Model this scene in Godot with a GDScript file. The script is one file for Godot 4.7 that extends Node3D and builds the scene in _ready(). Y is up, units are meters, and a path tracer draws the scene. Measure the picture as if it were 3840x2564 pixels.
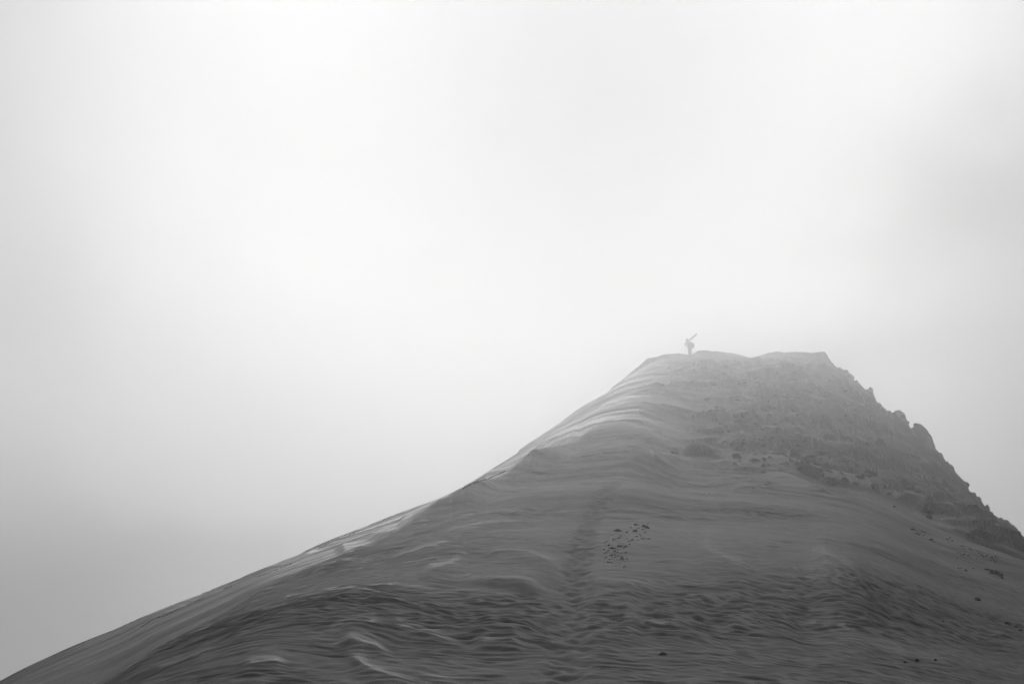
extends Node3D
# A backlit, wind-packed snow peak with a skier on the summit ridge. Units are metres, the eye stands at the foot of the slope.

const PITCH := 25.0
const TX := 0.2493            # half width of the frame at unit distance
const EYE := 1.7
const STEP := 0.0005          # spacing of the bearing tables
const SPAN := 1.3
const SNOW := 0.30
const ROCK := 0.07

var cp := cos(deg_to_rad(PITCH))
var sp := sin(deg_to_rad(PITCH))
var rng := RandomNumberGenerator.new()
var count := {}

# terrain tables by bearing (x / -z)
var t_n := 0
var t_d0 := PackedFloat32Array()
var t_q0 := PackedFloat32Array()
var t_dm := PackedFloat32Array()
var t_qm := PackedFloat32Array()
var t_dc := PackedFloat32Array()
var t_qc := PackedFloat32Array()
var t_ds := PackedFloat32Array()
var t_qs := PackedFloat32Array()
var t_res := PackedFloat32Array()
# the grid of the mountain
var col_a := PackedFloat32Array()
var n_rows := 0
var n_cols := 0
const R0 := 30
const R1 := 760
const R2 := 250
const R3 := 26
var g_h := PackedFloat32Array()
var g_d := PackedFloat32Array()
var g_c := PackedFloat32Array()
var g_f := PackedFloat32Array()
var g_g := PackedFloat32Array()


# ---------------------------------------------------------------- naming helpers
func numbered(called: String) -> String:
	var k: int = count.get(called, 0)
	count[called] = k + 1
	return called if k == 0 else "%s_%03d" % [called, k]


func tag(o: Node, label: String, category := "", group := "", kind := "") -> Node:
	if label: o.set_meta("label", label)
	if category: o.set_meta("category", category)
	if group: o.set_meta("group", group)
	if kind: o.set_meta("kind", kind)
	return o


func obj(called: String, mesh: Mesh, m: Material, parent: Node = null) -> MeshInstance3D:
	var o := MeshInstance3D.new()
	o.mesh = mesh
	o.material_override = m
	if parent:
		o.name = called
		parent.add_child(o, true)
	else:
		o.name = numbered(called)
		add_child(o, true)
	return o


func thing(called: String, at: Vector3) -> Node3D:
	var o := Node3D.new()
	o.name = numbered(called)
	add_child(o, true)
	o.position = at
	return o


func grey(linear: float, rough := 0.9, spec := 0.3) -> StandardMaterial3D:
	var m := StandardMaterial3D.new()
	m.albedo_color = Color(linear, linear, linear).linear_to_srgb()
	m.roughness = rough
	m.metallic_specular = spec
	return m


# ---------------------------------------------------------------- bearings and heights
func sight(px: float, py: float) -> Vector2:   # a direction seen in the photograph as (bearing, rise per metre of ground)
	var x := (2.0 * px / 3840.0 - 1.0) * TX
	var y := (1.0 - 2.0 * py / 2564.0) * TX * 683.0 / 1024.0
	var w := cp - y * sp
	return Vector2(x / w, (y * cp + sp) / w)


func curve(points: Array, extra: Array) -> Array:   # [px, py, distance] and [bearing, rise, distance] -> sorted (bearing, rise, distance)
	var out := []
	for p in points:
		var s := sight(p[0], p[1])
		out.append(Vector3(s.x, s.y, p[2]))
	for e in extra:
		out.append(Vector3(e[0], e[1], e[2]))
	out.sort_custom(func(a, b): return a.x < b.x)
	return out


func fill(pts: Array, pick: int) -> PackedFloat32Array:
	var out := PackedFloat32Array()
	out.resize(t_n)
	var k := 0
	for i in t_n:
		var a := -SPAN + i * STEP
		while k < pts.size() - 2 and pts[k + 1].x < a:
			k += 1
		var p: Vector3 = pts[k]
		var q: Vector3 = pts[k + 1]
		var f := clampf((a - p.x) / maxf(q.x - p.x, 1e-6), 0.0, 1.0)
		out[i] = lerpf(p[pick], q[pick], f)
	return out


func blur(v: PackedFloat32Array, r: int, times: int) -> PackedFloat32Array:
	for t in times:
		var out := PackedFloat32Array()
		out.resize(v.size())
		var sum := 0.0
		for i in range(-r, r + 1):
			sum += v[clampi(i, 0, v.size() - 1)]
		for i in v.size():
			out[i] = sum / (2 * r + 1)
			sum += v[mini(i + r + 1, v.size() - 1)] - v[maxi(i - r, 0)]
		v = out
	return v


func at_table(v: PackedFloat32Array, a: float) -> float:
	var f := clampf((a + SPAN) / STEP, 0.0, t_n - 1.001)
	var i := int(f)
	return lerpf(v[i], v[i + 1], f - i)


func rise(d: float, kd: PackedFloat32Array, kq: PackedFloat32Array) -> float:   # monotone curve through the four knots of a bearing
	var k := 0
	while k < 2 and kd[k + 1] < d:
		k += 1
	var w := kd[k + 1] - kd[k]
	var s1 := (kq[k + 1] - kq[k]) / w
	var m0 := s1
	var m1 := s1 * 0.6
	if k > 0:
		var s0 := (kq[k] - kq[k - 1]) / (kd[k] - kd[k - 1])
		m0 = 0.0 if s0 * s1 <= 0.0 else 2.0 * s0 * s1 / (s0 + s1)
	if k < 2:
		var s2 := (kq[k + 2] - kq[k + 1]) / (kd[k + 2] - kd[k + 1])
		m1 = 0.0 if s2 * s1 <= 0.0 else 2.0 * s2 * s1 / (s2 + s1)
	var t := clampf((d - kd[k]) / w, 0.0, 1.0)
	var t2 := t * t
	var t3 := t2 * t
	return kq[k] * (2 * t3 - 3 * t2 + 1) + kq[k + 1] * (3 * t2 - 2 * t3) + w * (m0 * (t3 - 2 * t2 + t) + m1 * (t3 - t2))


func knots_d(a: float) -> PackedFloat32Array:
	return PackedFloat32Array([at_table(t_d0, a), at_table(t_dm, a), at_table(t_dc, a), at_table(t_ds, a)])


func knots_q(a: float) -> PackedFloat32Array:
	return PackedFloat32Array([at_table(t_q0, a), at_table(t_qm, a), at_table(t_qc, a), at_table(t_qs, a)])


func ground(px: float, py: float) -> Vector3:   # where the line of sight through that direction meets the slope
	var s := sight(px, py)
	var lo := at_table(t_d0, s.x)
	var hi := at_table(t_ds, s.x)
	for k in 22:
		var mid := (lo + hi) / 2.0
		if (surface(s.x, mid) - EYE) / mid < s.y:
			lo = mid
		else:
			hi = mid
	return Vector3(s.x * lo, surface(s.x, lo), -lo)


func surface(a: float, d: float) -> float:   # height of the built grid
	var c := clampf((a - col_a[0]), 0.0, 1e9)
	var lo := 0
	var hi := n_cols - 1
	while hi - lo > 1:
		var mid := (lo + hi) / 2
		if col_a[mid] <= a: lo = mid
		else: hi = mid
	var f := clampf((a - col_a[lo]) / (col_a[hi] - col_a[lo]), 0.0, 1.0)
	return lerpf(in_column(lo, d), in_column(hi, d), f)


func in_column(i: int, d: float) -> float:
	var b := i * n_rows
	var lo := 0
	var hi := n_rows - 1
	while hi - lo > 1:
		var mid := (lo + hi) / 2
		if g_d[b + mid] <= d: lo = mid
		else: hi = mid
	return lerpf(g_h[b + lo], g_h[b + hi], clampf((d - g_d[b + lo]) / (g_d[b + hi] - g_d[b + lo]), 0.0, 1.0))


func metres(p: Vector3) -> float:   # metres per pixel of the photograph at that place
	return (-p.z * cp + (p.y - EYE) * sp) * 2.0 * TX / 3840.0


# ---------------------------------------------------------------- light
func glow(dir: Vector3) -> float:   # brightness of the cloud: the sun hides behind it, high behind the summit
	var az := rad_to_deg(atan2(dir.x, -dir.z))
	var el := rad_to_deg(asin(clampf(dir.y, -1, 1)))
	var u := (az - 0.5) * cos(deg_to_rad(el * 0.6))
	var low := maxf(30.0 - el, 0.0)
	var high := maxf(el - 30.0, 0.0)
	var side := pow(absf(u) / 38.0, 2.2)
	var veil := 0.60 * exp(-pow((az - 2.6) / 11.0, 2.0) - pow((el - 31.0) / 9.0, 2.0))   # the cloud is thickest before the sun
	var lobe := 0.10 * exp(-pow((az + 13.0) / 7.0, 2.0) - pow((el - 25.0) / 6.0, 2.0)) + 0.15 * exp(-pow((az - 10.0) / 8.0, 2.0) - pow((el - 22.5) / 5.5, 2.0))
	return 0.010 - veil + lobe + 0.64 * exp(-side * (0.6 + 0.45 * smoothstep(0.0, 15.0, low)) - pow(high / 26.0, 2.0) - pow(low / 34.0, 2.0))


func make_sky() -> Sky:
	var w := 1024
	var h := 512
	var n := FastNoiseLite.new()
	n.seed = 5
	n.frequency = 1.0
	n.fractal_octaves = 4
	n.fractal_gain = 0.5
	var data := PackedFloat32Array()
	data.resize(w * h * 3)
	# darker banks of cloud: azimuth, elevation, half widths, depth
	var banks := [[13.8, 28.6, 4.2, 2.2, 0.46], [15.5, 24.0, 4.0, 5.0, 0.14], [-6.5, 31.0, 4.0, 3.0, 0.14], [15.5, 20.0, 3.0, 3.6, 0.12], [-9.0, 32.5, 4.0, 2.2, 0.07], [-14.0, 17.4, 5.0, 2.6, 0.34], [-8.0, 18.6, 4.0, 0.9, 0.14], [-14.0, 25.5, 2.4, 2.4, 0.12], [10.5, 24.6, 3.5, 0.9, 0.18]]
	for y in h:
		var el := (0.5 - (y + 0.5) / h) * PI
		for x in w:
			var az := wrapf((x + 0.5) / w * TAU, -PI, PI)     # 0 is -z
			var dir := Vector3(sin(az) * cos(el), sin(el), -cos(az) * cos(el))
			var v := glow(dir)
			var soft := n.get_noise_3d(dir.x * 2.6, dir.y * 4.2, dir.z * 2.6)
			v *= 1.0 + 0.10 * soft
			var ad := rad_to_deg(az)
			var ed := rad_to_deg(el)
			if absf(ad) < 40.0 and ed > 0.0:
				var j := 2.2 * n.get_noise_3d(dir.x * 7.0, dir.y * 9.0, dir.z * 7.0 + 4.0)
				for b in banks:
					var e := pow((ad + j - b[0]) / b[2], 2.0) + pow((ed + j * 0.6 - b[1]) / b[3], 2.0)
					if e < 9.0:
						v *= 1.0 - b[4] * exp(-e)
			var k := (y * w + x) * 3
			data[k] = v
			data[k + 1] = v
			data[k + 2] = v
	var im := Image.create_from_data(w, h, false, Image.FORMAT_RGBF, data.to_byte_array())
	var m := PanoramaSkyMaterial.new()
	m.panorama = ImageTexture.create_from_image(im)
	var s := Sky.new()
	s.sky_material = m
	return s


# ---------------------------------------------------------------- the mountain
func lay_tables() -> void:
	t_n = int(2.0 * SPAN / STEP) + 1
	var k0 := curve([[-400, 2980, 17], [0, 2900, 18], [800, 2760, 21], [1300, 2660, 24], [3840, 2660, 24], [4200, 2660, 24]], [[-0.6, 0.06, 16], [-1.0, -0.03, 15], [-1.3, -0.1, 15], [0.6, 0.13, 20], [1.0, 0.0, 19], [1.3, -0.1, 18]])
	var kc := curve([[-400, 2840, 26], [0, 2740, 29], [400, 2564, 33], [600, 2420, 37], [985, 2211, 45], [1223, 2126, 50], [1351, 2075, 53], [1505, 2041, 58], [1556, 2002, 61], [1607, 1968, 64], [1692, 1928, 68],
		[1777, 1883, 72], [1862, 1847, 77], [1926, 1813, 80], [2011, 1766, 85], [2088, 1720, 90], [2156, 1681, 96], [2224, 1628, 101], [2280, 1592, 105], [2312, 1560, 108], [2400, 1600, 104], [2480, 1680, 97],
		[2560, 1735, 93], [2750, 1745, 91], [2900, 1760, 90], [3050, 1790, 90], [3130, 1812, 89], [3300, 1860, 84], [3500, 1960, 77], [3660, 2010, 73], [3840, 2085, 70], [4100, 2220, 63]],
		[[-0.6, 0.10, 40], [-1.0, -0.01, 35], [-1.3, -0.08, 35], [0.6, 0.17, 60], [1.0, 0.03, 45], [1.3, -0.06, 40]])
	var km := curve([[-400, 2890, 22], [0, 2800, 24], [400, 2620, 27], [600, 2520, 29], [985, 2330, 31], [1300, 2190, 36], [1600, 2128, 41], [2700, 2128, 42], [3400, 2180, 42], [3840, 2280, 41], [4200, 2380, 40]],
		[[-0.6, 0.08, 24], [-1.0, -0.02, 22], [-1.3, -0.09, 22], [0.6, 0.15, 32], [1.0, 0.015, 28], [1.3, -0.08, 26]])
	var outline := [[-400, 2740], [-120, 2615], [0, 2554], [43, 2531], [102, 2501], [204, 2454], [260, 2428], [341, 2394], [426, 2360], [528, 2315], [639, 2271], [758, 2224], [840, 2190], [895, 2170], [925, 2156], [968, 2139],
		[1010, 2122], [1070, 2097], [1117, 2080], [1147, 2063], [1198, 2041], [1249, 2021], [1308, 1998], [1368, 1975], [1436, 1947], [1500, 1922], [1577, 1892], [1649, 1866], [1713, 1836], [1777, 1802], [1853, 1753], [1909, 1719],
		[1942, 1698], [1947, 1688], [1973, 1669], [2032, 1630], [2096, 1587], [2152, 1545], [2200, 1515], [2224, 1502], [2279, 1471], [2297, 1451], [2319, 1434], [2353, 1409], [2387, 1381], [2428, 1343], [2449, 1341], [2473, 1334],
		[2490, 1327], [2515, 1326], [2540, 1325], [2545, 1323], [2550, 1325], [2566, 1327], [2581, 1328.7], [2596, 1328], [2607, 1321], [2620, 1315], [2635, 1314], [2662, 1315], [2669, 1318.5], [2684, 1317], [2711, 1320.6],
		[2745, 1323.5], [2784, 1332], [2810, 1341.5], [2839, 1336], [2882, 1323.6], [2916, 1318.5], [2941, 1322.7], [2980, 1319], [3029, 1320], [3037, 1323], [3069, 1319], [3090, 1317], [3097, 1321.5], [3115, 1353],
		[3130, 1369], [3133, 1373], [3146, 1380], [3152, 1381], [3166, 1387.6], [3171, 1387], [3175, 1392], [3177, 1398], [3186, 1400], [3194, 1408], [3196, 1416], [3198.5, 1420], [3199.5, 1426], [3204, 1428], [3213, 1425.6],
		[3218, 1434], [3229, 1444], [3242, 1460], [3261, 1457], [3272, 1465], [3278, 1482], [3281, 1488], [3288, 1508], [3297, 1511], [3311, 1526], [3318, 1529], [3325, 1540], [3338, 1539], [3346, 1546], [3355, 1538], [3370, 1539],
		[3377, 1544], [3383, 1545], [3390, 1551], [3395, 1564], [3400, 1574], [3407, 1588], [3411, 1603], [3417, 1608], [3425, 1603], [3429, 1606], [3468, 1620], [3474, 1628], [3489, 1646], [3500, 1676], [3504, 1684], [3511, 1687],
		[3521, 1697], [3530, 1701], [3538, 1714], [3549, 1729], [3560, 1737], [3574, 1747], [3578, 1756], [3585, 1778], [3591, 1779], [3597, 1788], [3610, 1800], [3624, 1809], [3629, 1817], [3631, 1833], [3633, 1840], [3643, 1845],
		[3655, 1853], [3665, 1866], [3667, 1860], [3675, 1869], [3688, 1890], [3692, 1895], [3700, 1893], [3705, 1899], [3708, 1911], [3717, 1918], [3723, 1926], [3744, 1943], [3752, 1943], [3765, 1955], [3770, 1952], [3778, 1953],
		[3789, 1963], [3810, 1977], [3824, 1996], [3840, 2010], [3900, 2060], [4100, 2190]]
	var far_at := [[-400, 85], [0, 88], [500, 100], [1000, 120], [1500, 140], [1950, 158], [2300, 168], [2430, 173], [2600, 177], [2900, 182], [3090, 184], [3200, 178], [3420, 160], [3600, 146], [3840, 122], [4100, 106]]
	var ks_pts := []
	for p in outline:
		var k := 0
		while k < far_at.size() - 2 and far_at[k + 1][0] < p[0]:
			k += 1
		var f: float = (p[0] - far_at[k][0]) / float(far_at[k + 1][0] - far_at[k][0])
		ks_pts.append([p[0], p[1], lerpf(far_at[k][1], far_at[k + 1][1], f)])
	var ks := curve(ks_pts, [[-0.6, 0.12, 75], [-1.0, 0.0, 60], [-1.3, -0.06, 60], [0.6, 0.2, 85], [1.0, 0.05, 70], [1.3, -0.05, 60]])
	t_d0 = blur(fill(k0, 2), 30, 2)
	t_q0 = blur(fill(k0, 1), 30, 2)
	t_dm = blur(fill(km, 2), 40, 2)
	t_qm = blur(fill(km, 1), 40, 2)
	var dc_sharp := blur(fill(kc, 2), 14, 2)
	t_dc = blur(fill(kc, 2), 40, 2)
	var qc_sharp := blur(fill(kc, 1), 8, 2)
	t_qc = blur(fill(kc, 1), 24, 2)
	for i in t_n:
		var w := smoothstep(0.02, 0.09, -SPAN + i * STEP)
		t_dc[i] = lerpf(dc_sharp[i], t_dc[i], w)
		t_qc[i] = lerpf(qc_sharp[i], t_qc[i], w)
	t_ds = blur(fill(ks, 2), 30, 2)
	var exact := fill(ks, 1)
	t_qs = blur(exact, 22, 3)
	t_res.resize(t_n)
	for i in t_n:
		t_res[i] = exact[i] - t_qs[i]
		t_qc[i] = minf(t_qc[i], t_qs[i] - 0.006)
	t_qc = blur(t_qc, 14, 2)
	for i in t_n:
		t_qm[i] = clampf(t_qm[i], t_q0[i] + 0.004, t_qc[i] - 0.004)
		t_dm[i] = clampf(t_dm[i], t_d0[i] + 2.0, t_dc[i] - 3.0)


# crests of drifts traced over the slope: amplitude, near width, far width, then the line (pixels of the photograph)
func drifts() -> Array:
	return [
		[0.30, 1.0, 3.0, [[1250, 2412], [1275, 2404], [1330, 2430], [1420, 2440], [1480, 2460]]],
		[0.26, 0.6, 2.2, [[1270, 2425], [1310, 2470], [1360, 2515], [1460, 2550], [1560, 2575]]],
		[0.32, 1.2, 4.0, [[1200, 2400], [1320, 2355], [1420, 2352], [1560, 2380], [1640, 2405], [1760, 2425]]],
		[0.30, 0.8, 3.0, [[380, 2590], [520, 2540], [680, 2485], [790, 2445], [870, 2400]]],
		[0.25, 1.0, 3.5, [[880, 2510], [1000, 2490], [1090, 2500]]],
		[0.28, 0.9, 3.0, [[1720, 2170], [1900, 2175], [2000, 2190], [2060, 2110 + 90]]],
		[0.30, 0.9, 3.0, [[1780, 2090], [1930, 2080], [2010, 2087], [2070, 2122], [2140, 2160]]],
		[0.25, 0.8, 3.0, [[1780, 2180], [1920, 2185], [2010, 2195], [2050, 2220], [2080, 2235]]],
		[0.22, 0.8, 3.0, [[1740, 2240], [1860, 2232], [1960, 2236]]],
		[0.26, 0.9, 3.5, [[1780, 2340], [1900, 2350], [2000, 2362], [2040, 2378]]],
		[0.26, 0.8, 3.0, [[1700, 2375], [1860, 2372], [1940, 2395], [2010, 2420]]],
		[0.24, 0.8, 3.0, [[1750, 2430], [1850, 2422], [1930, 2430], [1980, 2446]]],
		[0.30, 1.2, 4.0, [[2130, 2165], [2260, 2180], [2380, 2210], [2500, 2228]]],
		[0.28, 1.0, 4.0, [[2150, 2255], [2260, 2250], [2350, 2270], [2420, 2300]]],
		[0.30, 1.0, 4.0, [[2300, 2370], [2440, 2352], [2560, 2372], [2680, 2415]]],
		[0.26, 1.0, 4.0, [[2150, 2420], [2280, 2398], [2420, 2380]]],
		[0.35, 1.5, 5.0, [[2590, 2075], [2680, 2120], [2760, 2170], [2850, 2215]]],
		[0.30, 1.5, 5.0, [[2680, 2340], [2840, 2360], [2960, 2395], [3040, 2420]]],
		[0.45, 2.0, 6.0, [[2930, 2330], [3060, 2370], [3200, 2440], [3400, 2440 + 40], [3600, 2500], [3820, 2545]]],
		[0.30, 1.4, 5.0, [[3020, 2170], [3100, 2260], [3240, 2320], [3360, 2370]]],
		[0.30, 1.5, 5.0, [[3040, 2120], [3140, 2180], [3230, 2260], [3275, 2308]]],
		[0.50, 1.6, 5.0, [[2250, 1780], [2380, 1750], [2480, 1735], [2620, 1742], [2760, 1752], [2860, 1762], [2960, 1800], [3040, 1850], [3120, 1910]]],
		[1.0, 2.2, 8.0, [[1330, 2090], [1460, 2040], [1600, 1975], [1700, 1925], [1820, 1866], [1926, 1813], [2040, 1748], [2130, 1697], [2205, 1640], [2270, 1600], [2312, 1560]]],
		[0.25, 0.8, 2.5, [[1400, 2010], [1480, 2007], [1545, 2004]]],
		[0.22, 0.7, 2.5, [[1330, 2050], [1440, 2040], [1500, 2042]]],
		[0.22, 0.7, 2.5, [[1250, 2085], [1330, 2075], [1400, 2080]]],
		[0.22, 0.8, 2.5, [[1130, 2170], [1250, 2125], [1370, 2120]]],
		[0.22, 0.8, 3.0, [[1430, 2110], [1560, 2085], [1640, 2060], [1740, 2050]]],
		[0.20, 0.8, 3.0, [[1640, 1990], [1780, 1950], [1900, 1936], [2050, 1945]]],
		[0.20, 0.8, 3.0, [[1600, 2045], [1760, 2000], [1900, 1975], [2060, 1985]]],
		[0.24, 0.8, 2.5, [[1560, 2150], [1680, 2120], [1760, 2090]]],
		[0.30, 1.0, 3.0, [[2330, 1565], [2400, 1545], [2500, 1542], [2620, 1552]]],
		[0.30, 1.0, 3.0, [[2330, 1392], [2400, 1384], [2500, 1386]]],
		[0.35, 0.7, 3.0, [[440, 2425], [530, 2352], [630, 2302], [716, 2262], [810, 2216], [925, 2178], [1010, 2148], [1100, 2110], [1224, 2042], [1310, 2008], [1370, 1984]]],
		[0.30, 0.6, 3.0, [[1520, 1936], [1636, 1888], [1700, 1853], [1740, 1831], [1795, 1804], [1842, 1791], [1900, 1765], [2010, 1700], [2120, 1628], [2200, 1570]]],
	]


func build_mountain() -> ArrayMesh:
	lay_tables()
	var a := -SPAN
	while a < -0.2905:
		col_a.append(a)
		a += maxf(0.0008, (-0.29 - a) * 0.13)
	a = -0.29
	while a < 0.2904:
		col_a.append(a)
		a += 0.00049
	while a < SPAN:
		col_a.append(a)
		a += maxf(0.0008, (a - 0.289) * 0.15)
	n_cols = col_a.size()
	n_rows = R0 + R1 + R2 + R3
	g_h.resize(n_cols * n_rows)
	g_d.resize(n_cols * n_rows)
	g_c.resize(n_cols * n_rows)
	g_f.resize(n_cols * n_rows)
	g_g.resize(n_cols * n_rows)

	var ns := FastNoiseLite.new()
	ns.seed = 11
	ns.noise_type = FastNoiseLite.TYPE_SIMPLEX_SMOOTH
	ns.frequency = 1.0
	ns.fractal_type = FastNoiseLite.FRACTAL_NONE
	var nr := FastNoiseLite.new()
	nr.seed = 23
	nr.noise_type = FastNoiseLite.TYPE_SIMPLEX
	nr.frequency = 1.0
	nr.fractal_type = FastNoiseLite.FRACTAL_RIDGED
	nr.fractal_octaves = 3
	var nc := FastNoiseLite.new()
	nc.seed = 31
	nc.noise_type = FastNoiseLite.TYPE_CELLULAR
	nc.frequency = 1.0
	nc.fractal_type = FastNoiseLite.FRACTAL_NONE
	nc.cellular_return_type = FastNoiseLite.RETURN_CELL_VALUE
	# the boot track and a fainter old one, as bearing by distance
	var track := []
	for p in [[2330, 1815], [2290, 1850], [2235, 1930], [2190, 2020], [2165, 2120], [2150, 2250], [2140, 2380], [2120, 2480], [2100, 2580]]:
		track.append(p)
	var old := [[2120, 1880], [2085, 1950], [2075, 2050], [2070, 2150], [2060, 2230], [2030, 2330], [1990, 2440], [1940, 2580]]
	var tr := [trail(track), trail(old)]
	var spine: Array = trail([[2960, 1800], [3060, 1880], [3130, 1980], [3180, 2100], [3230, 2250], [3290, 2420], [3340, 2560]])

	for i in n_cols:
		var ca := col_a[i]
		var kd := knots_d(ca)
		var kq := knots_q(ca)
		var d0 := kd[0]
		var q0 := kq[0]
		var dc := kd[2]
		var ds := kd[3]
		var qs := kq[3]
		var res := at_table(t_res, ca)
		var h0 := EYE + d0 * q0
		var m0 := q0 + d0 * (kq[1] - q0) / (kd[1] - d0)
		var hs := EYE + ds * qs
		var right := smoothstep(0.165, 0.185, ca)
		var reach := lerpf(7.0, 2.6, right)
		var b := i * n_rows
		var fine := absf(ca) < 0.33
		for r in n_rows:
			var d: float
			var h: float
			if r < R0:
				var t := r / float(R0)
				d = lerpf(2.0, d0, t)
				var w := d0 - 2.0
				h = -0.4 * (2 * t * t * t - 3 * t * t + 1) + h0 * (3 * t * t - 2 * t * t * t) + w * (0.12 * (t * t * t - 2 * t * t + t) + m0 * (t * t * t - t * t))
			elif r < R0 + R1:
				d = d0 * pow(dc / d0, (r - R0) / float(R1))
				h = EYE + d * rise(d, kd, kq)
			elif r < R0 + R1 + R2:
				d = lerpf(dc, ds, (r - R0 - R1) / float(R2 - 1))
				h = EYE + d * rise(d, kd, kq)
			else:
				var u := pow((r - R0 - R1 - R2 + 1) / float(R3), 2.2) * 160.0
				d = ds + u
				h = hs - 0.62 * (sqrt(u * u + 30.0) - sqrt(30.0))
			var x := ca * d
			var hb := h
			# rock: the steep right flank above the drift line
			var ragged := d + 9.0 * ns.get_noise_2d(x * 0.16 + 30.0, d * 0.1) + 3.0 * ns.get_noise_2d(x * 0.6, d * 0.4)
			var rm := smoothstep(dc - 1.0, dc + 11.0, ragged) * smoothstep(0.055, 0.15, ca + 0.04 * ns.get_noise_2d(x * 0.12, d * 0.12))
			if rm > 0.0:
				rm *= lerpf(smoothstep(2.0, 13.0, ds - d), 1.0, right)
			var edge := exp(-pow((d - ds) / reach, 2.0)) if d < ds else exp(-pow((d - ds) / (reach * 1.5), 2.0))
			h += res * ds * edge
			var keep := 1.0 - 0.85 * exp(-pow((d - ds) / 4.0, 2.0))   # the skyline stays as it is
			if fine:
				var soft := 1.0 - 0.55 * smoothstep(75.0, 135.0, d) * smoothstep(-0.12, 0.02, ca)
				var patch := 0.5 + 1.1 * clampf(ns.get_noise_3d(x * 0.06, hb * 0.16, d * 0.06 + 9.0) + 0.25, 0.0, 1.0)
				var warp := hb + 0.5 * ns.get_noise_2d(x * 0.09, d * 0.09) + 2.2 * x * x / maxf(d, 10.0) * (0.4 if ca < 0.0 else 1.0) + 0.16 * ns.get_noise_2d(x * 0.45, d * 0.45)
				var band := smoothstep(-2.0, 4.0, d - dc) * smoothstep(0.11, 0.05, ca)   # the lit side left of the crest
				var amp := (1.0 - 0.45 * band) * soft * patch * (1.0 - 0.8 * rm) 
				var f1 := ns.get_noise_3d(x * 0.85, warp * 5.6, d * 0.85)
				var f2 := ns.get_noise_3d(x * 0.33, warp * 2.4 + 7.0, d * 0.33)
				var f3 := ns.get_noise_3d(x * 0.1, warp * 0.75 + 3.0, d * 0.1)
				var f4 := ns.get_noise_3d(x * 0.035, warp * 0.17 + 5.0, d * 0.035)
				var f0 := ns.get_noise_3d(x * 1.7, warp * 10.0 + 2.0, d * 1.7)
				var broken := clampf(0.8 + 1.9 * ns.get_noise_3d(x * 0.42 + 50.0, warp * 1.0, d * 0.42), 0.05, 2.0)
				var ripple := amp * ((1.0 - band) * (0.03 * (1.0 - smoothstep(40.0, 72.0, d)) * f0 + 0.010 * (1.0 - smoothstep(40.0, 80.0, d)) * ns.get_noise_2d(x * 2.7, d * 2.7) + broken * 0.038 * (0.4 - absf(f1))) + broken * 0.024 * (0.5 - absf(f2)) + lerpf(0.02, 0.06, smoothstep(30.0, 75.0, d)) * (0.55 - absf(f3)))
				ripple *= lerpf(0.95, lerpf(0.58, 1.2, smoothstep(52.0, 70.0, d)), smoothstep(30.0, 42.0, d))
				var lift := 0.35 * lerpf(0.4, 1.0, smoothstep(30.0, 75.0, d)) * f4 * (1.0 - rm)
				if d > spine[0] and d < spine[1]:
					var o2: float = (ca - along(spine[2], spine[3], d)) * d
					var size := d / 70.0
					lift += 0.55 * size * smoothstep(spine[0], spine[0] + 12.0, d) * smoothstep(spine[1], spine[1] - 20.0, d) * (exp(-pow(o2 / (7.0 * size), 2.0)) if o2 < 0.0 else exp(-pow(o2 / (2.6 * size), 2.0)) - 0.5 * smoothstep(0.0, 3.0 * size, o2) * exp(-pow((o2 - 6.0 * size) / (4.0 * size), 2.0)))
				var trod := 0.0
				# tracks
				for k in 2:
					var s: Array = tr[k]
					if d > s[0] and d < s[1]:
						var at: float = along(s[2], s[3], d)
						var off := (ca - at) * d
						if absf(off) < 1.2:
							var wide := 0.3 if k == 0 else 0.16
							var deep := (0.075 if k == 0 else 0.01) * smoothstep(92.0, 62.0, d)
							var g := exp(-pow((off + 0.12 * ns.get_noise_1d(d * 0.8)) / wide, 4.0))
							trod = maxf(trod, g * (0.75 if k == 0 else 0.25) * smoothstep(92.0, 60.0, d))
							ripple = lerpf(ripple, 0.035 * amp, (0.75 if k == 0 else 0.3) * g)
							lift -= deep * g * (0.8 + 0.5 * ns.get_noise_2d(x * 2.4, d * 1.7)) 
				h += (lift + ripple) * keep
				g_g[b + r] = band * clampf(0.45 + 1.1 * ns.get_noise_3d(x * 0.05, warp * 1.6 + 20.0, d * 0.05), 0.0, 1.0)
				g_g[b + r] = maxf(g_g[b + r], (0.75 * smoothstep(0.06, -0.10, ca) + 0.22) * smoothstep(0.13, 0.0, absf(f2)) * smoothstep(0.8, 1.5, broken) * (1.0 - rm))
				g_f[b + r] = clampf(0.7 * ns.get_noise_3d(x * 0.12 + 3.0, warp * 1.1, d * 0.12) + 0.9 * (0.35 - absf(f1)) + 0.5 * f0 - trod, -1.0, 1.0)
				if rm > 0.0:
					var q := nr.get_noise_3d(x * 0.09, hb * 0.13, d * 0.09)
					var wx := x + 0.5 * ns.get_noise_2d(x * 0.8, d * 0.8)
					var c1 := nc.get_noise_3d((wx + 0.7 * hb) * 0.30, (hb - 0.5 * wx) * 0.30, d * 0.16)
					var c2 := nc.get_noise_3d((wx - 0.4 * hb) * 0.95 + 9.0, (hb + 0.6 * wx) * 0.9, d * 0.55)
					h += rm * keep * (0.7 * q + 0.38 * c1 + 0.22 * c2)
					g_c[b + r] = rm * smoothstep(-0.25, 0.35, c2 + 0.4 * c1 - 0.3 * q)
				else:
					g_c[b + r] = 0.0
			g_h[b + r] = h
			g_d[b + r] = d

	for f in drifts():
		stamp(f[0], f[1], f[2], f[3])
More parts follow.
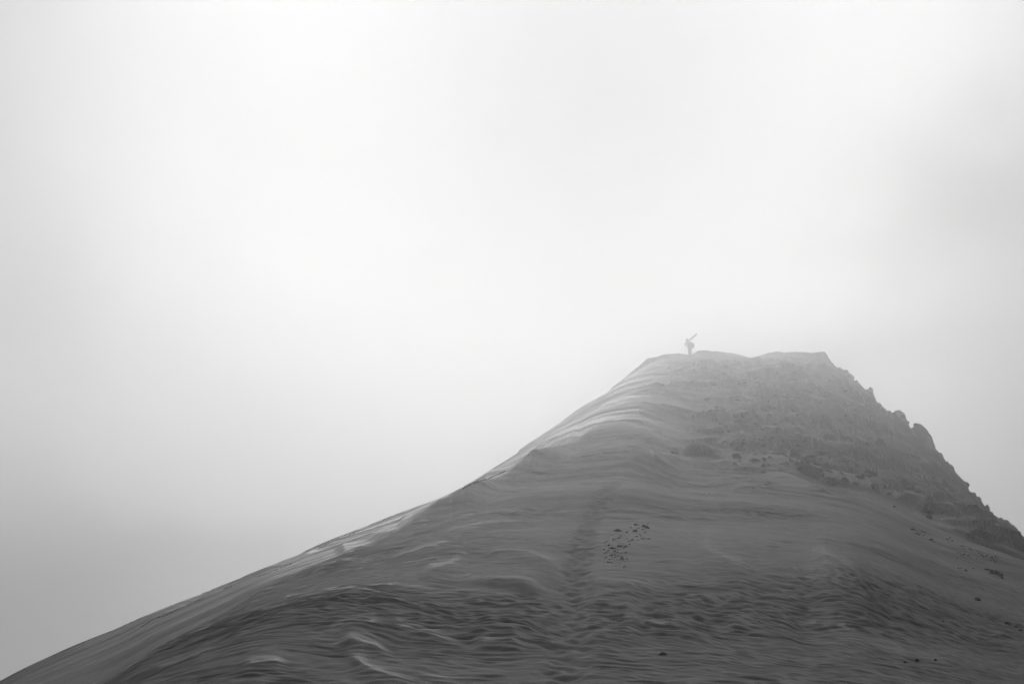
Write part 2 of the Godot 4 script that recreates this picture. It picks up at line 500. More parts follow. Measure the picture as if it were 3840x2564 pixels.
	# nothing in front of the skyline stands above it
	for i in n_cols:
		var ca := col_a[i]
		var ds := at_table(t_ds, ca)
		var top := at_table(t_qs, ca) + minf(at_table(t_res, ca), 0.0)
		for r in range(R0, R0 + R1 + R2):
			var d := g_d[i * n_rows + r]
			if d < ds - 0.6:
				g_h[i * n_rows + r] = minf(g_h[i * n_rows + r], EYE + d * (top - 0.0005))

	# mesh
	var v := PackedVector3Array()
	var nn := PackedVector3Array()
	var cc := PackedColorArray()
	var uv := PackedVector2Array()
	uv.resize(n_cols * n_rows)
	v.resize(n_cols * n_rows)
	nn.resize(n_cols * n_rows)
	cc.resize(n_cols * n_rows)
	for i in n_cols:
		var b := i * n_rows
		for r in n_rows:
			var d := g_d[b + r]
			v[b + r] = Vector3(col_a[i] * d, g_h[b + r], -d)
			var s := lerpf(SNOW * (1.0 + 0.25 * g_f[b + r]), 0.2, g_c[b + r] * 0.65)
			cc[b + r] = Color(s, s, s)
			uv[b + r] = Vector2(lerpf(0.02, 0.98, g_g[b + r] * (1.0 - g_c[b + r])), 0.5)   # how glazed the crust is
	for i in n_cols:
		var b := i * n_rows
		var bl := maxi(i - 1, 0) * n_rows
		var br := mini(i + 1, n_cols - 1) * n_rows
		for r in n_rows:
			var across := v[br + r] - v[bl + r]
			var up := v[b + mini(r + 1, n_rows - 1)] - v[b + maxi(r - 1, 0)]
			nn[b + r] = across.cross(up).normalized()
	var idx := PackedInt32Array()
	idx.resize((n_cols - 1) * (n_rows - 1) * 6)
	var k := 0
	for i in n_cols - 1:
		for r in n_rows - 1:
			var p := i * n_rows + r
			var q := p + n_rows
			idx[k] = p; idx[k + 1] = p + 1; idx[k + 2] = q
			idx[k + 3] = q; idx[k + 4] = p + 1; idx[k + 5] = q + 1
			k += 6
	var arr := []
	arr.resize(Mesh.ARRAY_MAX)
	arr[Mesh.ARRAY_VERTEX] = v
	arr[Mesh.ARRAY_NORMAL] = nn
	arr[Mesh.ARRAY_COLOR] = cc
	arr[Mesh.ARRAY_TEX_UV] = uv
	arr[Mesh.ARRAY_INDEX] = idx
	var mesh := ArrayMesh.new()
	mesh.add_surface_from_arrays(Mesh.PRIMITIVE_TRIANGLES, arr)
	return mesh


func base_d(px: float, py: float) -> Vector2:   # (bearing, distance) on the smooth slope
	var s := sight(px, py)
	var kd := knots_d(s.x)
	var kq := knots_q(s.x)
	var lo := kd[0]
	var hi := kd[3]
	for k in 20:
		var mid := (lo + hi) / 2.0
		if rise(mid, kd, kq) < s.y: lo = mid
		else: hi = mid
	return Vector2(s.x, lo)


func trail(points: Array) -> Array:   # far to near -> [nearest, farthest, distances, bearings] rising
	var dd := PackedFloat32Array()
	var aa := PackedFloat32Array()
	for i in range(points.size() - 1, -1, -1):
		var p := base_d(points[i][0], points[i][1])
		if dd.size() and p.y <= dd[-1]:
			continue
		dd.append(p.y)
		aa.append(p.x)
	return [dd[0], dd[-1], dd, aa]


func along(xs: PackedFloat32Array, ys: PackedFloat32Array, x: float) -> float:
	var k := 0
	while k < xs.size() - 2 and xs[k + 1] < x:
		k += 1
	return lerpf(ys[k], ys[k + 1], smoothstep(0.0, 1.0, (x - xs[k]) / (xs[k + 1] - xs[k])) * 0.5 + 0.5 * clampf((x - xs[k]) / (xs[k + 1] - xs[k]), 0.0, 1.0))


func stamp(high: float, near: float, far: float, line: Array) -> void:
	if high < 0.48 or far < 4.9:
		high *= 0.7
		near *= 1.5
	var aa := PackedFloat32Array()
	var dd := PackedFloat32Array()
	for p in line:
		var g := base_d(p[0], p[1])
		if aa.size() and g.x <= aa[-1]:
			continue
		aa.append(g.x)
		dd.append(g.y)
	var n := FastNoiseLite.new()
	n.seed = int(line[0][0])
	n.frequency = 1.0
	var shine := lerpf(0.75, 0.22, smoothstep(1100.0, 2000.0, line[0][0]))
	var first := -1
	var crest := PackedFloat32Array()
	for i in n_cols:
		if col_a[i] < aa[0] or col_a[i] > aa[-1]: continue
		if first < 0: first = i
		crest.append(along(aa, dd, col_a[i]))
	if crest.size() < 8: return
	crest = blur(crest, mini(22, crest.size() / 3), 2)
	var lean := PackedFloat32Array()
	for c in crest.size():
		var c0 := maxi(c - 12, 0)
		var c1 := mini(c + 12, crest.size() - 1)
		lean.append(minf(absf(crest[c1] - crest[c0]) / maxf((col_a[first + c1] - col_a[first + c0]) * crest[c], 1e-4), 3.0))
	lean = blur(lean, mini(25, crest.size() / 3), 2)
	for c in crest.size():
		var i := first + c
		var a := col_a[i]
		var f := (a - aa[0]) / (aa[-1] - aa[0])
		var taper := smoothstep(0.0, 0.3, f) * smoothstep(1.0, 0.7, f)
		var size := clampf(crest[c] / 75.0, 0.35, 1.0)
		var skew := sqrt(1.0 + lean[c] * lean[c])
		var dcr := crest[c] + (0.5 if far < 6.0 else 0.15) * size * n.get_noise_1d(a * crest[c] * 0.5)
		var top := size * high * taper * (0.8 + 0.6 * n.get_noise_1d(a * dcr * 0.25 + 40.0))
		var wn := near * size * skew
		var wf := far * size * skew
		var b := i * n_rows
		for r in range(R0, R0 + R1 + R2):
			var u := g_d[b + r] - dcr
			if u > 4.0 * wf: break
			if u < -3.0 * wn: continue
			if u < 0.0:
				g_h[b + r] += top * exp(-pow(u / wn, 2.0))
			else:
				g_h[b + r] += top * exp(-pow(u / wf, 1.5))
				g_g[b + r] = maxf(g_g[b + r], taper * shine * exp(-pow(u / (wf * 0.33), 2.0)))


func _ready() -> void:
	# camera
	var cam := Camera3D.new()
	cam.name = "camera"
	cam.position = Vector3(0, EYE, 0)
	cam.rotation_degrees = Vector3(PITCH, 0, 0)
	cam.fov = rad_to_deg(2.0 * atan(TX * 683.0 / 1024.0))
	cam.near = 0.1
	cam.far = 3000.0
	add_child(cam)
	cam.current = true
	# sky, haze, exposure
	var env := Environment.new()
	env.background_mode = Environment.BG_SKY
	env.sky = make_sky()
	env.tonemap_mode = Environment.TONE_MAPPER_LINEAR
	env.tonemap_exposure = 1.0
	env.sdfgi_enabled = true
	env.ssao_enabled = true
	env.ssil_enabled = true
	env.volumetric_fog_enabled = true
	env.volumetric_fog_density = 0.0024
	env.volumetric_fog_albedo = Color(0.95, 0.95, 0.95)
	env.volumetric_fog_anisotropy = 0.917
	env.volumetric_fog_length = 400.0
	var we := WorldEnvironment.new()
	we.name = "environment"
	we.environment = env
	add_child(we)
	# the sun behind the cloud
	var sun := DirectionalLight3D.new()
	sun.name = "sun"
	var from := Vector3(sin(deg_to_rad(1.8)) * cos(deg_to_rad(35.0)), sin(deg_to_rad(35.0)), -cos(deg_to_rad(1.8)) * cos(deg_to_rad(35.0)))
	sun.look_at_from_position(Vector3.ZERO, -from, Vector3.UP)
	sun.light_energy = 0.235
	sun.light_angular_distance = 26.0
	sun.light_color = Color(1, 1, 1)
	sun.shadow_enabled = true
	add_child(sun)

	# the mountain and the snow field at its foot
	var snow := StandardMaterial3D.new()
	snow.vertex_color_use_as_albedo = true
	var ramp := Image.create_empty(128, 4, false, Image.FORMAT_L8)
	for x in 128:
		for y in 4:
			var v := lerpf(0.76, 0.46, x / 127.0)
			ramp.set_pixel(x, y, Color(v, v, v))
	snow.roughness = 1.0
	snow.roughness_texture = ImageTexture.create_from_image(ramp)   # soft snow to wind glaze
	snow.texture_repeat = false
	snow.metallic_specular = 0.2
	tag(obj("mountain", build_mountain(), snow), "", "", "", "structure")
	var flat := PlaneMesh.new()
	flat.size = Vector2(1300, 1300)
	flat.subdivide_width = 60
	flat.subdivide_depth = 60
	var field := obj("snow_field", flat, grey(SNOW))
	field.position.y = -0.05
	tag(field, "", "", "", "structure")

	build_rocks()
	build_skier()


# ---------------------------------------------------------------- rocks
func rock_mesh(number: int, rime: float, tall: float) -> ArrayMesh:   # an angular block: a ball cut by planes, snow lying on its top
	var r := RandomNumberGenerator.new()
	r.seed = 400 + number
	var n := FastNoiseLite.new()
	n.seed = number
	n.frequency = 1.6
	var planes := []
	for k in 13:
		var p := Vector3(r.randf_range(-1, 1), r.randf_range(-0.7, 1), r.randf_range(-1, 1)).normalized()
		planes.append([p, r.randf_range(0.5, 0.86)])
	var pts := [Vector3(0, 1, 0)]
	var base := SphereMesh.new()
	base.radius = 1.0
	base.height = 2.0
	base.radial_segments = 18
	base.rings = 10
	var arr := base.get_mesh_arrays()
	var v: PackedVector3Array = arr[Mesh.ARRAY_VERTEX]
	var index: PackedInt32Array = arr[Mesh.ARRAY_INDEX]
	for i in v.size():
		var d := v[i].normalized()
		var far := 1.0
		for p in planes:
			var c: float = d.dot(p[0])
			if c > 0.05:
				far = minf(far, p[1] / c)
		far *= 1.0 + 0.10 * n.get_noise_3dv(d)
		v[i] = d * far * Vector3(1.0, tall, 0.85)
	var out := PackedVector3Array()
	var nor := PackedVector3Array()
	var col := PackedColorArray()
	for i in range(0, index.size(), 3):
		var a := v[index[i]]
		var b := v[index[i + 1]]
		var c := v[index[i + 2]]
		var cross := (c - a).cross(b - a)
		if cross.length() < 1e-7:
			continue
		var nn := cross.normalized()
		var t := ROCK * r.randf_range(0.75, 1.2)
		if nn.y > 0.72 - 0.5 * rime + 0.25 * n.get_noise_3dv(a * 1.7):
			t = SNOW * r.randf_range(0.93, 1.0)
		else:
			t = lerpf(t, SNOW * 0.7, rime * 0.45)
		for p in [a, b, c]:
			out.append(p)
			nor.append(nn)
			col.append(Color(t, t, t))
	var sa := []
	sa.resize(Mesh.ARRAY_MAX)
	sa[Mesh.ARRAY_VERTEX] = out
	sa[Mesh.ARRAY_NORMAL] = nor
	sa[Mesh.ARRAY_COLOR] = col
	var m := ArrayMesh.new()
	m.add_surface_from_arrays(Mesh.PRIMITIVE_TRIANGLES, sa)
	return m


var rock_kinds := []
var rime_kinds := []
var stone: StandardMaterial3D


func place_rock(called: String, px: float, py: float, w: float, h: float, label: String, group := "", rimed := false, turn := 9.0) -> MeshInstance3D:
	var foot := ground(px, py + h * 0.42)
	var m := metres(foot)
	var kinds := rime_kinds if rimed else rock_kinds
	var k: int = rng.randi_range(0, kinds.size() - 1)
	var o := obj(called, kinds[k], stone)
	var sx := w * m * 0.82
	var sy := h * m * 0.95 / 0.75
	o.position = foot + Vector3(0, sy * (0.22 if w > 14.0 else 0.05), -sx * 0.25)
	o.rotation = Vector3(rng.randf_range(-0.25, 0.25), rng.randf_range(-0.5, 0.5) + (PI if rng.randf() < 0.5 else 0.0) if turn > 8.0 else turn, rng.randf_range(-0.2, 0.05))
	o.scale = Vector3(sx, sy, sx * rng.randf_range(0.7, 1.0))
	tag(o, label, "rock", group)
	return o


func rib(called: String, line: Array, tall: float, label: String, group := "", gap := 0.0) -> void:   # a line of bedrock laid bare along the snow
	var r := RandomNumberGenerator.new()
	r.seed = int(line[0][0]) + 3
	var st := SurfaceTool.new()
	st.begin(Mesh.PRIMITIVE_TRIANGLES)
	var start := ground(line[0][0], line[0][1])
	for i in line.size() - 1:
		var long: float = Vector2(line[i + 1][0] - line[i][0], line[i + 1][1] - line[i][1]).length()
		var n := int(long / 4.0) + 1
		for k in n:
			if r.randf() < gap:
				continue
			var f := k / float(n)
			var p := ground(lerpf(line[i][0], line[i + 1][0], f), lerpf(line[i][1], line[i + 1][1], f) + r.randf_range(-1.0, 1.0))
			var m := metres(p)
			var size := m * tall * r.randf_range(0.5, 1.2)
			var t := Transform3D(Basis.from_euler(Vector3(r.randf_range(-0.2, 0.2), r.randf() * TAU, r.randf_range(-0.2, 0.2))).scaled(Vector3(m * 5.0 * r.randf_range(0.7, 1.3), size, m * 5.0 * r.randf_range(0.7, 1.2))), p - start)
			st.append_from(rock_kinds[r.randi_range(0, 3)], 0, t)
	var o := obj(called, st.commit(), stone)
	o.position = start
	tag(o, label, "rock ledge", group)


func build_rocks() -> void:
	rng.seed = 77
	stone = StandardMaterial3D.new()
	stone.vertex_color_use_as_albedo = true
	stone.roughness = 0.9
	stone.metallic_specular = 0.25
	for k in 7:
		rock_kinds.append(rock_mesh(k, 0.05, 0.75))
		rime_kinds.append(rock_mesh(20 + k, 0.75, 0.8))
	# blocks that can be told apart
	var named := [
		["lone dark rock on the smooth snow left of the boulder field, below the skier", 2526, 1696, 30, 13],
		["small dark block at the lower left foot of the boulder field", 2831, 1724, 36, 15],
		["little round stone just right of the small dark block at the boulder field's foot", 2865, 1716, 11, 10],
		["long flat slab with a square right end low in the boulder field", 2915, 1704, 62, 20],
		["pointed boulder standing right of the long flat slab", 2985, 1702, 44, 36],
		["wide flat-topped boulder above the long flat slab", 2930, 1680, 43, 18],
		["tilted wedge of dark rock with a steep right side, left part of the boulder field", 2856, 1649, 28, 24],
		["thin low stone lying left below the pointed boulder", 2949, 1735, 22, 8],
		["small upright stone above the thin low stone", 2968, 1726, 16, 16],
		["narrow stone under the pointed boulder", 2987, 1735, 14, 17],
		["tall dark crag at the upper end of the crag group on the drift edge", 3015, 1755, 44, 42],
		["broad snow-streaked crag in the middle of the crag group", 3050, 1764, 54, 42],
		["grey boulder behind the crag group", 3070, 1740, 34, 25],
		["domed dark boulder at the lower right end of the crag group", 3117, 1798, 62, 34],
		["snow-covered block between the broad crag and the domed boulder", 3073, 1783, 36, 20],
		["dark block alone to the right of the domed boulder", 3171, 1798, 24, 17],
		["flat dark slab trailing down right of the domed boulder", 3209, 1811, 26, 10],
		["low ridge of stone above the domed boulder", 3107, 1764, 26, 13],
		["pale frosted boulder standing above the crag group", 3115, 1711, 44, 36],
		["slanted triangular slab high in the boulder field", 3105, 1638, 42, 16],
		["wide grey boulder on the snow band right of the crag group", 3247, 1779, 38, 22],
		["thin slab half sunk in the snow band above the crag group", 3069, 1709, 28, 8],
		["small flat stone above the small dark block", 2835, 1690, 24, 8],
		["short dark stone tucked over the small dark block", 2837, 1702, 16, 8],
		["long wedge tapering to the left, at the left edge of the boulder field", 2763, 1664, 40, 13],
		["upright rock right of the long tapering wedge", 2794, 1655, 29, 29],
		["leaning slab right of the upright rock", 2821, 1657, 28, 12],
		["thin dark slab just above the long tapering wedge", 2762, 1650, 24, 7],
		["dark spur with a long left tail, leftmost in the boulder field", 2695, 1613, 26, 14],
		["small square rock right of the leftmost dark spur", 2733, 1623, 17, 13],
		["broad double boulder above the upright rock", 2777, 1612, 40, 23],
		["hazy grey boulder right of the tilted wedge, higher up", 2915, 1613, 28, 21],
		["thin dark sliver left below the long tapering wedge", 2717, 1657, 18, 5],
		["pyramid of dark rock on the drift edge near the right margin", 3479, 1908, 40, 32],
		["dark trapezoid block right of the rock pyramid", 3584, 1924, 36, 15],
		["dark rock at the head of the snow band under the pinnacle", 3411, 1826, 24, 17],
		["low curved ledge right of the rock at the head of the snow band", 3441, 1843, 32, 9],
		["tiny dark stone alone on the snow drift left of the rock pyramid", 3353, 1898, 10, 8],
		["split boulder above the trapezoid block, under the right ridge", 3647, 1900, 40, 21],
		["round boulder left of the split boulder", 3609, 1886, 18, 18],
		["flat dark slab below the right skyline", 3777, 2009, 36, 9],
		["dark rock cut by the right margin below the skyline", 3829, 2030, 28, 20],
		["jagged dark rock at the right margin under the cut rock", 3822, 2048, 26, 15],
		["small dark wedge left of the black bent rock", 3622, 2137, 13, 8],
		["single black stone low on the right slope", 3667, 2245, 20, 15],
		["tiny black stone on the bare slope left of the single black stone", 3537, 2327, 9, 5],
		["left one of the two black stones near the bottom right", 3439, 2475, 13, 9],
		["right one of the two black stones near the bottom right", 3508, 2473, 14, 10],
		["low stone left of the two black stones near the bottom right", 3394, 2482, 13, 6],
		["upper dark stone at the right margin of the lower slope", 3782, 2335, 16, 6],
		["middle dark stone at the right margin of the lower slope", 3812, 2347, 14, 8],
		["lowest dark stone at the right margin of the lower slope", 3828, 2361, 14, 9],
		["dark flat rock in the wind-ripped snow at the bottom centre", 2488, 2449, 28, 10],
		["pale wedge slab, largest and topmost stone of the cluster beside the boot track", 2316, 1987, 28, 11],
	]
	for r in named:
		place_rock("boulder" if r[3] > 20 else "stone", r[1], r[2], r[3], r[4], r[0])
	# outcrops
	for p in [[3660, 1998, 70, 26, "widest craggy block in the dark outcrop below the right ridge"], [3690, 2006, 60, 34, "tallest craggy block in the middle of the dark outcrop below the right ridge"], [3712, 2016, 46, 24, "craggy block right of the tallest one in the outcrop below the right ridge"],
		[3640, 2002, 40, 16, "leftmost low block of the dark outcrop below the right ridge"], [3735, 2022, 30, 10, "rightmost flat block of the dark outcrop below the right ridge"]]:
		place_rock("outcrop_block", p[0], p[1], p[2], p[3], p[4], "blocks of the outcrop below the right ridge")
	# the black bent rock
	var st := SurfaceTool.new()
	st.begin(Mesh.PRIMITIVE_TRIANGLES)
	var at := ground(3737, 2160)
	for p in [[3708, 2135, 16, 7], [3722, 2143, 26, 16], [3738, 2146, 30, 19], [3752, 2151, 20, 22], [3758, 2163, 11, 12], [3695, 2133, 16, 4]]:
		var g := ground(p[0], p[1] + p[3] * 0.4)
		var m := metres(g)
		st.append_from(rock_kinds[int(p[0]) % 4], 0, Transform3D(Basis.from_scale(Vector3(p[2] * m * 0.7, p[3] * m * 0.95, p[2] * m * 0.5)), g - at + Vector3(0, p[3] * m * 0.3, 0)))
	var black := obj("boulder", st.commit(), stone)
	black.position = at
	tag(black, "black bent rock, largest dark patch on the open slope at the right", "rock")
	# the leaning pinnacle on the right ridge
	var foot := ground(3470, 1640)
	var pin := []
	var was := Vector3.ZERO
	var last := 0.0
	for p in [[3432, 1592, 8.0], [3448, 1604, 12.0], [3460, 1622, 17.0], [3474, 1648, 20.0], [3484, 1680, 24.0]]:
		var s := sight(p[0], p[1])
		var d := -foot.z
		var w := Vector3(s.x * d, EYE + s.y * d, -d) - foot
		var rad: float = p[2] * metres(foot)
		if last > 0.0:
			pin.append([was, w, last, rad])
			pin.append([was + Vector3(0, 0, -0.7), w + Vector3(0.1, 0.1, -0.9), last * 0.8, rad * 0.9])
		was = w
		last = rad
	var spike := obj("pinnacle", body_mesh(pin, 0.12, 0.25), grey(ROCK + 0.06))
	spike.position = foot
	tag(spike, "leaning rock pinnacle beside the deep notch in the right skyline", "rock")
	# teeth along the right skyline
	var teeth := 0
	var nth := ["first", "second", "third", "fourth", "fifth", "sixth", "seventh", "eighth", "ninth", "tenth", "eleventh", "twelfth", "thirteenth", "fourteenth", "fifteenth", "sixteenth", "seventeenth", "eighteenth", "nineteenth", "twentieth", "twenty-first", "twenty-second", "last"]
	for p in [[3150, 1381, 9], [3171, 1390, 12], [3191, 1407, 13], [3212, 1431, 10], [3262, 1463, 17], [3300, 1516, 9], [3332, 1544, 9], [3362, 1545, 17], [3388, 1554, 12], [3402, 1580, 8], [3506, 1690, 10], [3526, 1704, 11], [3552, 1735, 9], [3590, 1783, 9], [3621, 1815, 15],
		[3648, 1852, 13], [3669, 1866, 10], [3701, 1900, 12], [3720, 1924, 9], [3750, 1949, 11], [3777, 1959, 13], [3800, 1976, 11], [3822, 1998, 12]]:
		var s := sight(p[0], p[1] + 3)
		var d := at_table(t_ds, s.x) - 0.4
		var c := Vector3(s.x * d, EYE + s.y * d, -d)
		var r: float = p[2] * metres(c)
		var tooth := obj("crag", rime_kinds[int(p[0]) % 7], stone)
		tooth.position = c - Vector3(0, r * 0.35, 0)
		tooth.rotation = Vector3(rng.randf_range(-0.3, 0.3), rng.randf() * TAU, rng.randf_range(-0.5, 0.1))
		tooth.scale = Vector3(r * 1.15, r * 1.75, r * 1.15)
		tag(tooth, "%s rock tooth down the right skyline from the summit corner" % nth[teeth], "rock", "rock teeth of the right skyline")
		teeth += 1
	# small stones
	var cluster := [1440, 278, 90, 1560, 300, 40, 1670, 288, 80, 1790, 258, 30, 1310, 372, 50, 1700, 340, 110, 1520, 385, 40, 1790, 380, 90, 1440, 430, 40, 1410, 465, 120, 1640, 425, 60, 1180, 508, 40, 1030, 465, 40, 1000, 605, 60,
		985, 655, 30, 930, 680, 50, 795, 712, 65, 860, 697, 30, 775, 757, 40, 525, 815, 40, 590, 775, 30, 645, 887, 60, 1180, 690, 35, 1350, 725, 60, 1235, 762, 30, 1305, 757, 45, 1505, 742, 55, 1565, 567, 30, 1595, 612, 35]
	cluster += [1470, 633, 50, 1610, 680, 35, 1645, 707, 30, 1695, 685, 30, 1840, 695, 75, 1720, 510, 50, 1255, 857, 40, 965, 910, 110, 1130, 937, 45, 1085, 960, 50, 1160, 910, 25, 765, 975, 110, 865, 945, 40, 660, 970, 50, 525, 1012, 55,
		625, 1050, 45, 905, 1020, 45, 820, 1070, 60, 905, 1095, 50, 1020, 1125, 55, 575, 1100, 40, 530, 1132, 35, 740, 1185, 90, 830, 1165, 30, 860, 1215, 45, 815, 1245, 40, 930, 1185, 40, 735, 1230, 40, 1030, 1225, 80, 575, 1253, 50]
	cluster += [690, 1300, 50, 765, 1285, 25, 1050, 1285, 80, 905, 1310, 50, 1175, 1288, 60, 980, 1320, 50, 1065, 1335, 60, 1120, 1365, 35, 655, 1380, 70, 730, 1400, 50, 990, 1420, 25, 1120, 1495, 40, 1100, 1530, 40, 1160, 1105, 40]
	for i in range(0, cluster.size(), 3):
		var w: float = maxf(cluster[i + 2] / 7.83 * 1.15, 5.0)
		place_rock("stone", 2200 + cluster[i] / 7.83, 1930 + cluster[i + 1] / 7.83, w * 1.1, maxf(w * 0.5, 4.0), "small dark stone poking through the snow in the cluster beside the boot track", "stones in the cluster beside the boot track")
	var scatter := [125, 180, 75, 310, 220, 60, 360, 238, 20, 220, 228, 15, 200, 265, 160, 325, 303, 40, 490, 385, 80, 555, 430, 25, 820, 380, 70, 910, 405, 50, 865, 348, 30, 1195, 355, 15, 1218, 385, 20, 1105, 500, 25, 1095, 520, 40,
		1150, 515, 30, 1140, 572, 25, 1178, 578, 15, 1250, 560, 25, 1270, 580, 40, 1305, 585, 45, 1420, 612, 30, 1450, 660, 40, 1510, 690, 60, 1540, 735, 40, 1600, 705, 60, 1620, 690, 40, 1700, 735, 60, 1720, 755, 50]
	scatter += [1770, 735, 50, 1805, 775, 40, 1740, 790, 50, 1770, 830, 40, 1690, 790, 40, 1500, 660, 30, 1030, 652, 30, 1070, 665, 20, 1140, 680, 60, 1100, 690, 30, 1230, 705, 45, 1270, 735, 35, 1005, 762, 20, 1400, 775, 25, 1040, 958, 20,
		1090, 966, 20, 1330, 958, 20, 1630, 950, 30]
	for i in range(0, scatter.size(), 3):
		var w: float = maxf(scatter[i + 2] / 5.334, 6.0)
		place_rock("stone", 3400 + scatter[i] / 5.334, 1950 + scatter[i + 1] / 5.334, w, clampf(w * 0.45, 4.0, 7.0), "small dark stone in the broken rows on the open slope at the right", "stones in broken rows on the right slope")
	# frosted boulders of the steep flank
	var set_down := []
	var tries := 0
	while set_down.size() < 190 and tries < 6000:
		tries += 1
		var px := rng.randf_range(2600, 3790)
		var py := rng.randf_range(1400, 1990)
		var s := sight(px, py)
		var b := base_d(px, py)
		var dc := at_table(t_dc, s.x)
		var ds := at_table(t_ds, s.x)
		if s.y > at_table(t_qs, s.x) - 0.010 or b.y < dc + 1.0 or s.x < lerpf(0.112, 0.075, smoothstep(dc, ds, b.y)) or (px > 2900 and b.y < dc + 9.0 and rng.randf() < 0.8):
			continue
		var size := rng.randf_range(9.0, 20.0) if rng.randf() < 0.7 else rng.randf_range(20.0, 40.0)
		var free := true
		for o in set_down:
			if Vector2(px - o.x, (py - o.y) * 1.5).length() < (size + o.z) * 0.42:
				free = false
				break
		if not free:
			continue
		set_down.append(Vector3(px, py, size))
		place_rock("frosted_boulder", px, py, size, size * rng.randf_range(0.4, 0.8), "frost-crusted boulder half buried in the steep rocky flank right of the summit", "frosted boulders of the rocky flank", rng.randf() < 0.65)
	# bedrock along the left side
	rib("rock_ledge", [[530, 2350], [575, 2324], [631, 2303], [657, 2290], [716, 2264], [770, 2240]], 5.0, "longest thin dark ledge low on the left slope, parallel to the skyline")
	rib("rock_ledge", [[840, 2208], [925, 2178], [1010, 2148], [1100, 2110]], 2.5, "faint broken ledge in the middle of the left slope", "", 0.4)
	rib("rock_ledge", [[1176, 2066], [1224, 2042], [1266, 2022], [1310, 2008], [1368, 1984]], 4.0, "short dark ledge on the left slope below the middle of the skyline")
	rib("rock_ledge", [[1640, 1886], [1700, 1853], [1714, 1844], [1740, 1831], [1795, 1805]], 6.0, "thickest dark ledge high on the left slope, close under the skyline")
	rib("rock_ledge", [[1756, 1820], [1794, 1806], [1842, 1791], [1897, 1766]], 4.0, "dark ledge just above the thickest ledge, closest to the skyline")
	var sky_rows := [[[2, 2556], [43, 2534], [100, 2505]], [[200, 2458], [260, 2432], [341, 2398], [426, 2364], [500, 2330]], [[512, 2324], [530, 2317]], [[760, 2226], [800, 2209], [895, 2173], [1000, 2128]], [[1147, 2066], [1198, 2044], [1249, 2024], [1308, 2001]], [[1437, 1949], [1510, 1922]], [[1713, 1839], [1777, 1805]], [[1853, 1756], [1909, 1722], [1944, 1698]]]
	var where := ["at the left margin of the skyline", "longest on the lower left skyline", "tiny, alone on the lower left skyline", "on the left skyline above the faint broken ledge", "on the left skyline above the short dark ledge", "thin, in the middle of the left skyline", "on the left skyline beside the two upper ledges", "highest on the left skyline, below the step"]
	for i in sky_rows.size():
		rib("stone_row", sky_rows[i], 3.0, "row of little dark stones " + where[i], "", 0.15)


# ---------------------------------------------------------------- figures
func capsule(p: Vector3, c: Array) -> float:
	var a: Vector3 = c[0]
	var b: Vector3 = c[1]
	var ab := b - a
	var t := clampf((p - a).dot(ab) / maxf(ab.length_squared(), 1e-9), 0.0, 1.0)
	return p.distance_to(a + ab * t) - lerpf(c[2], c[3], t)


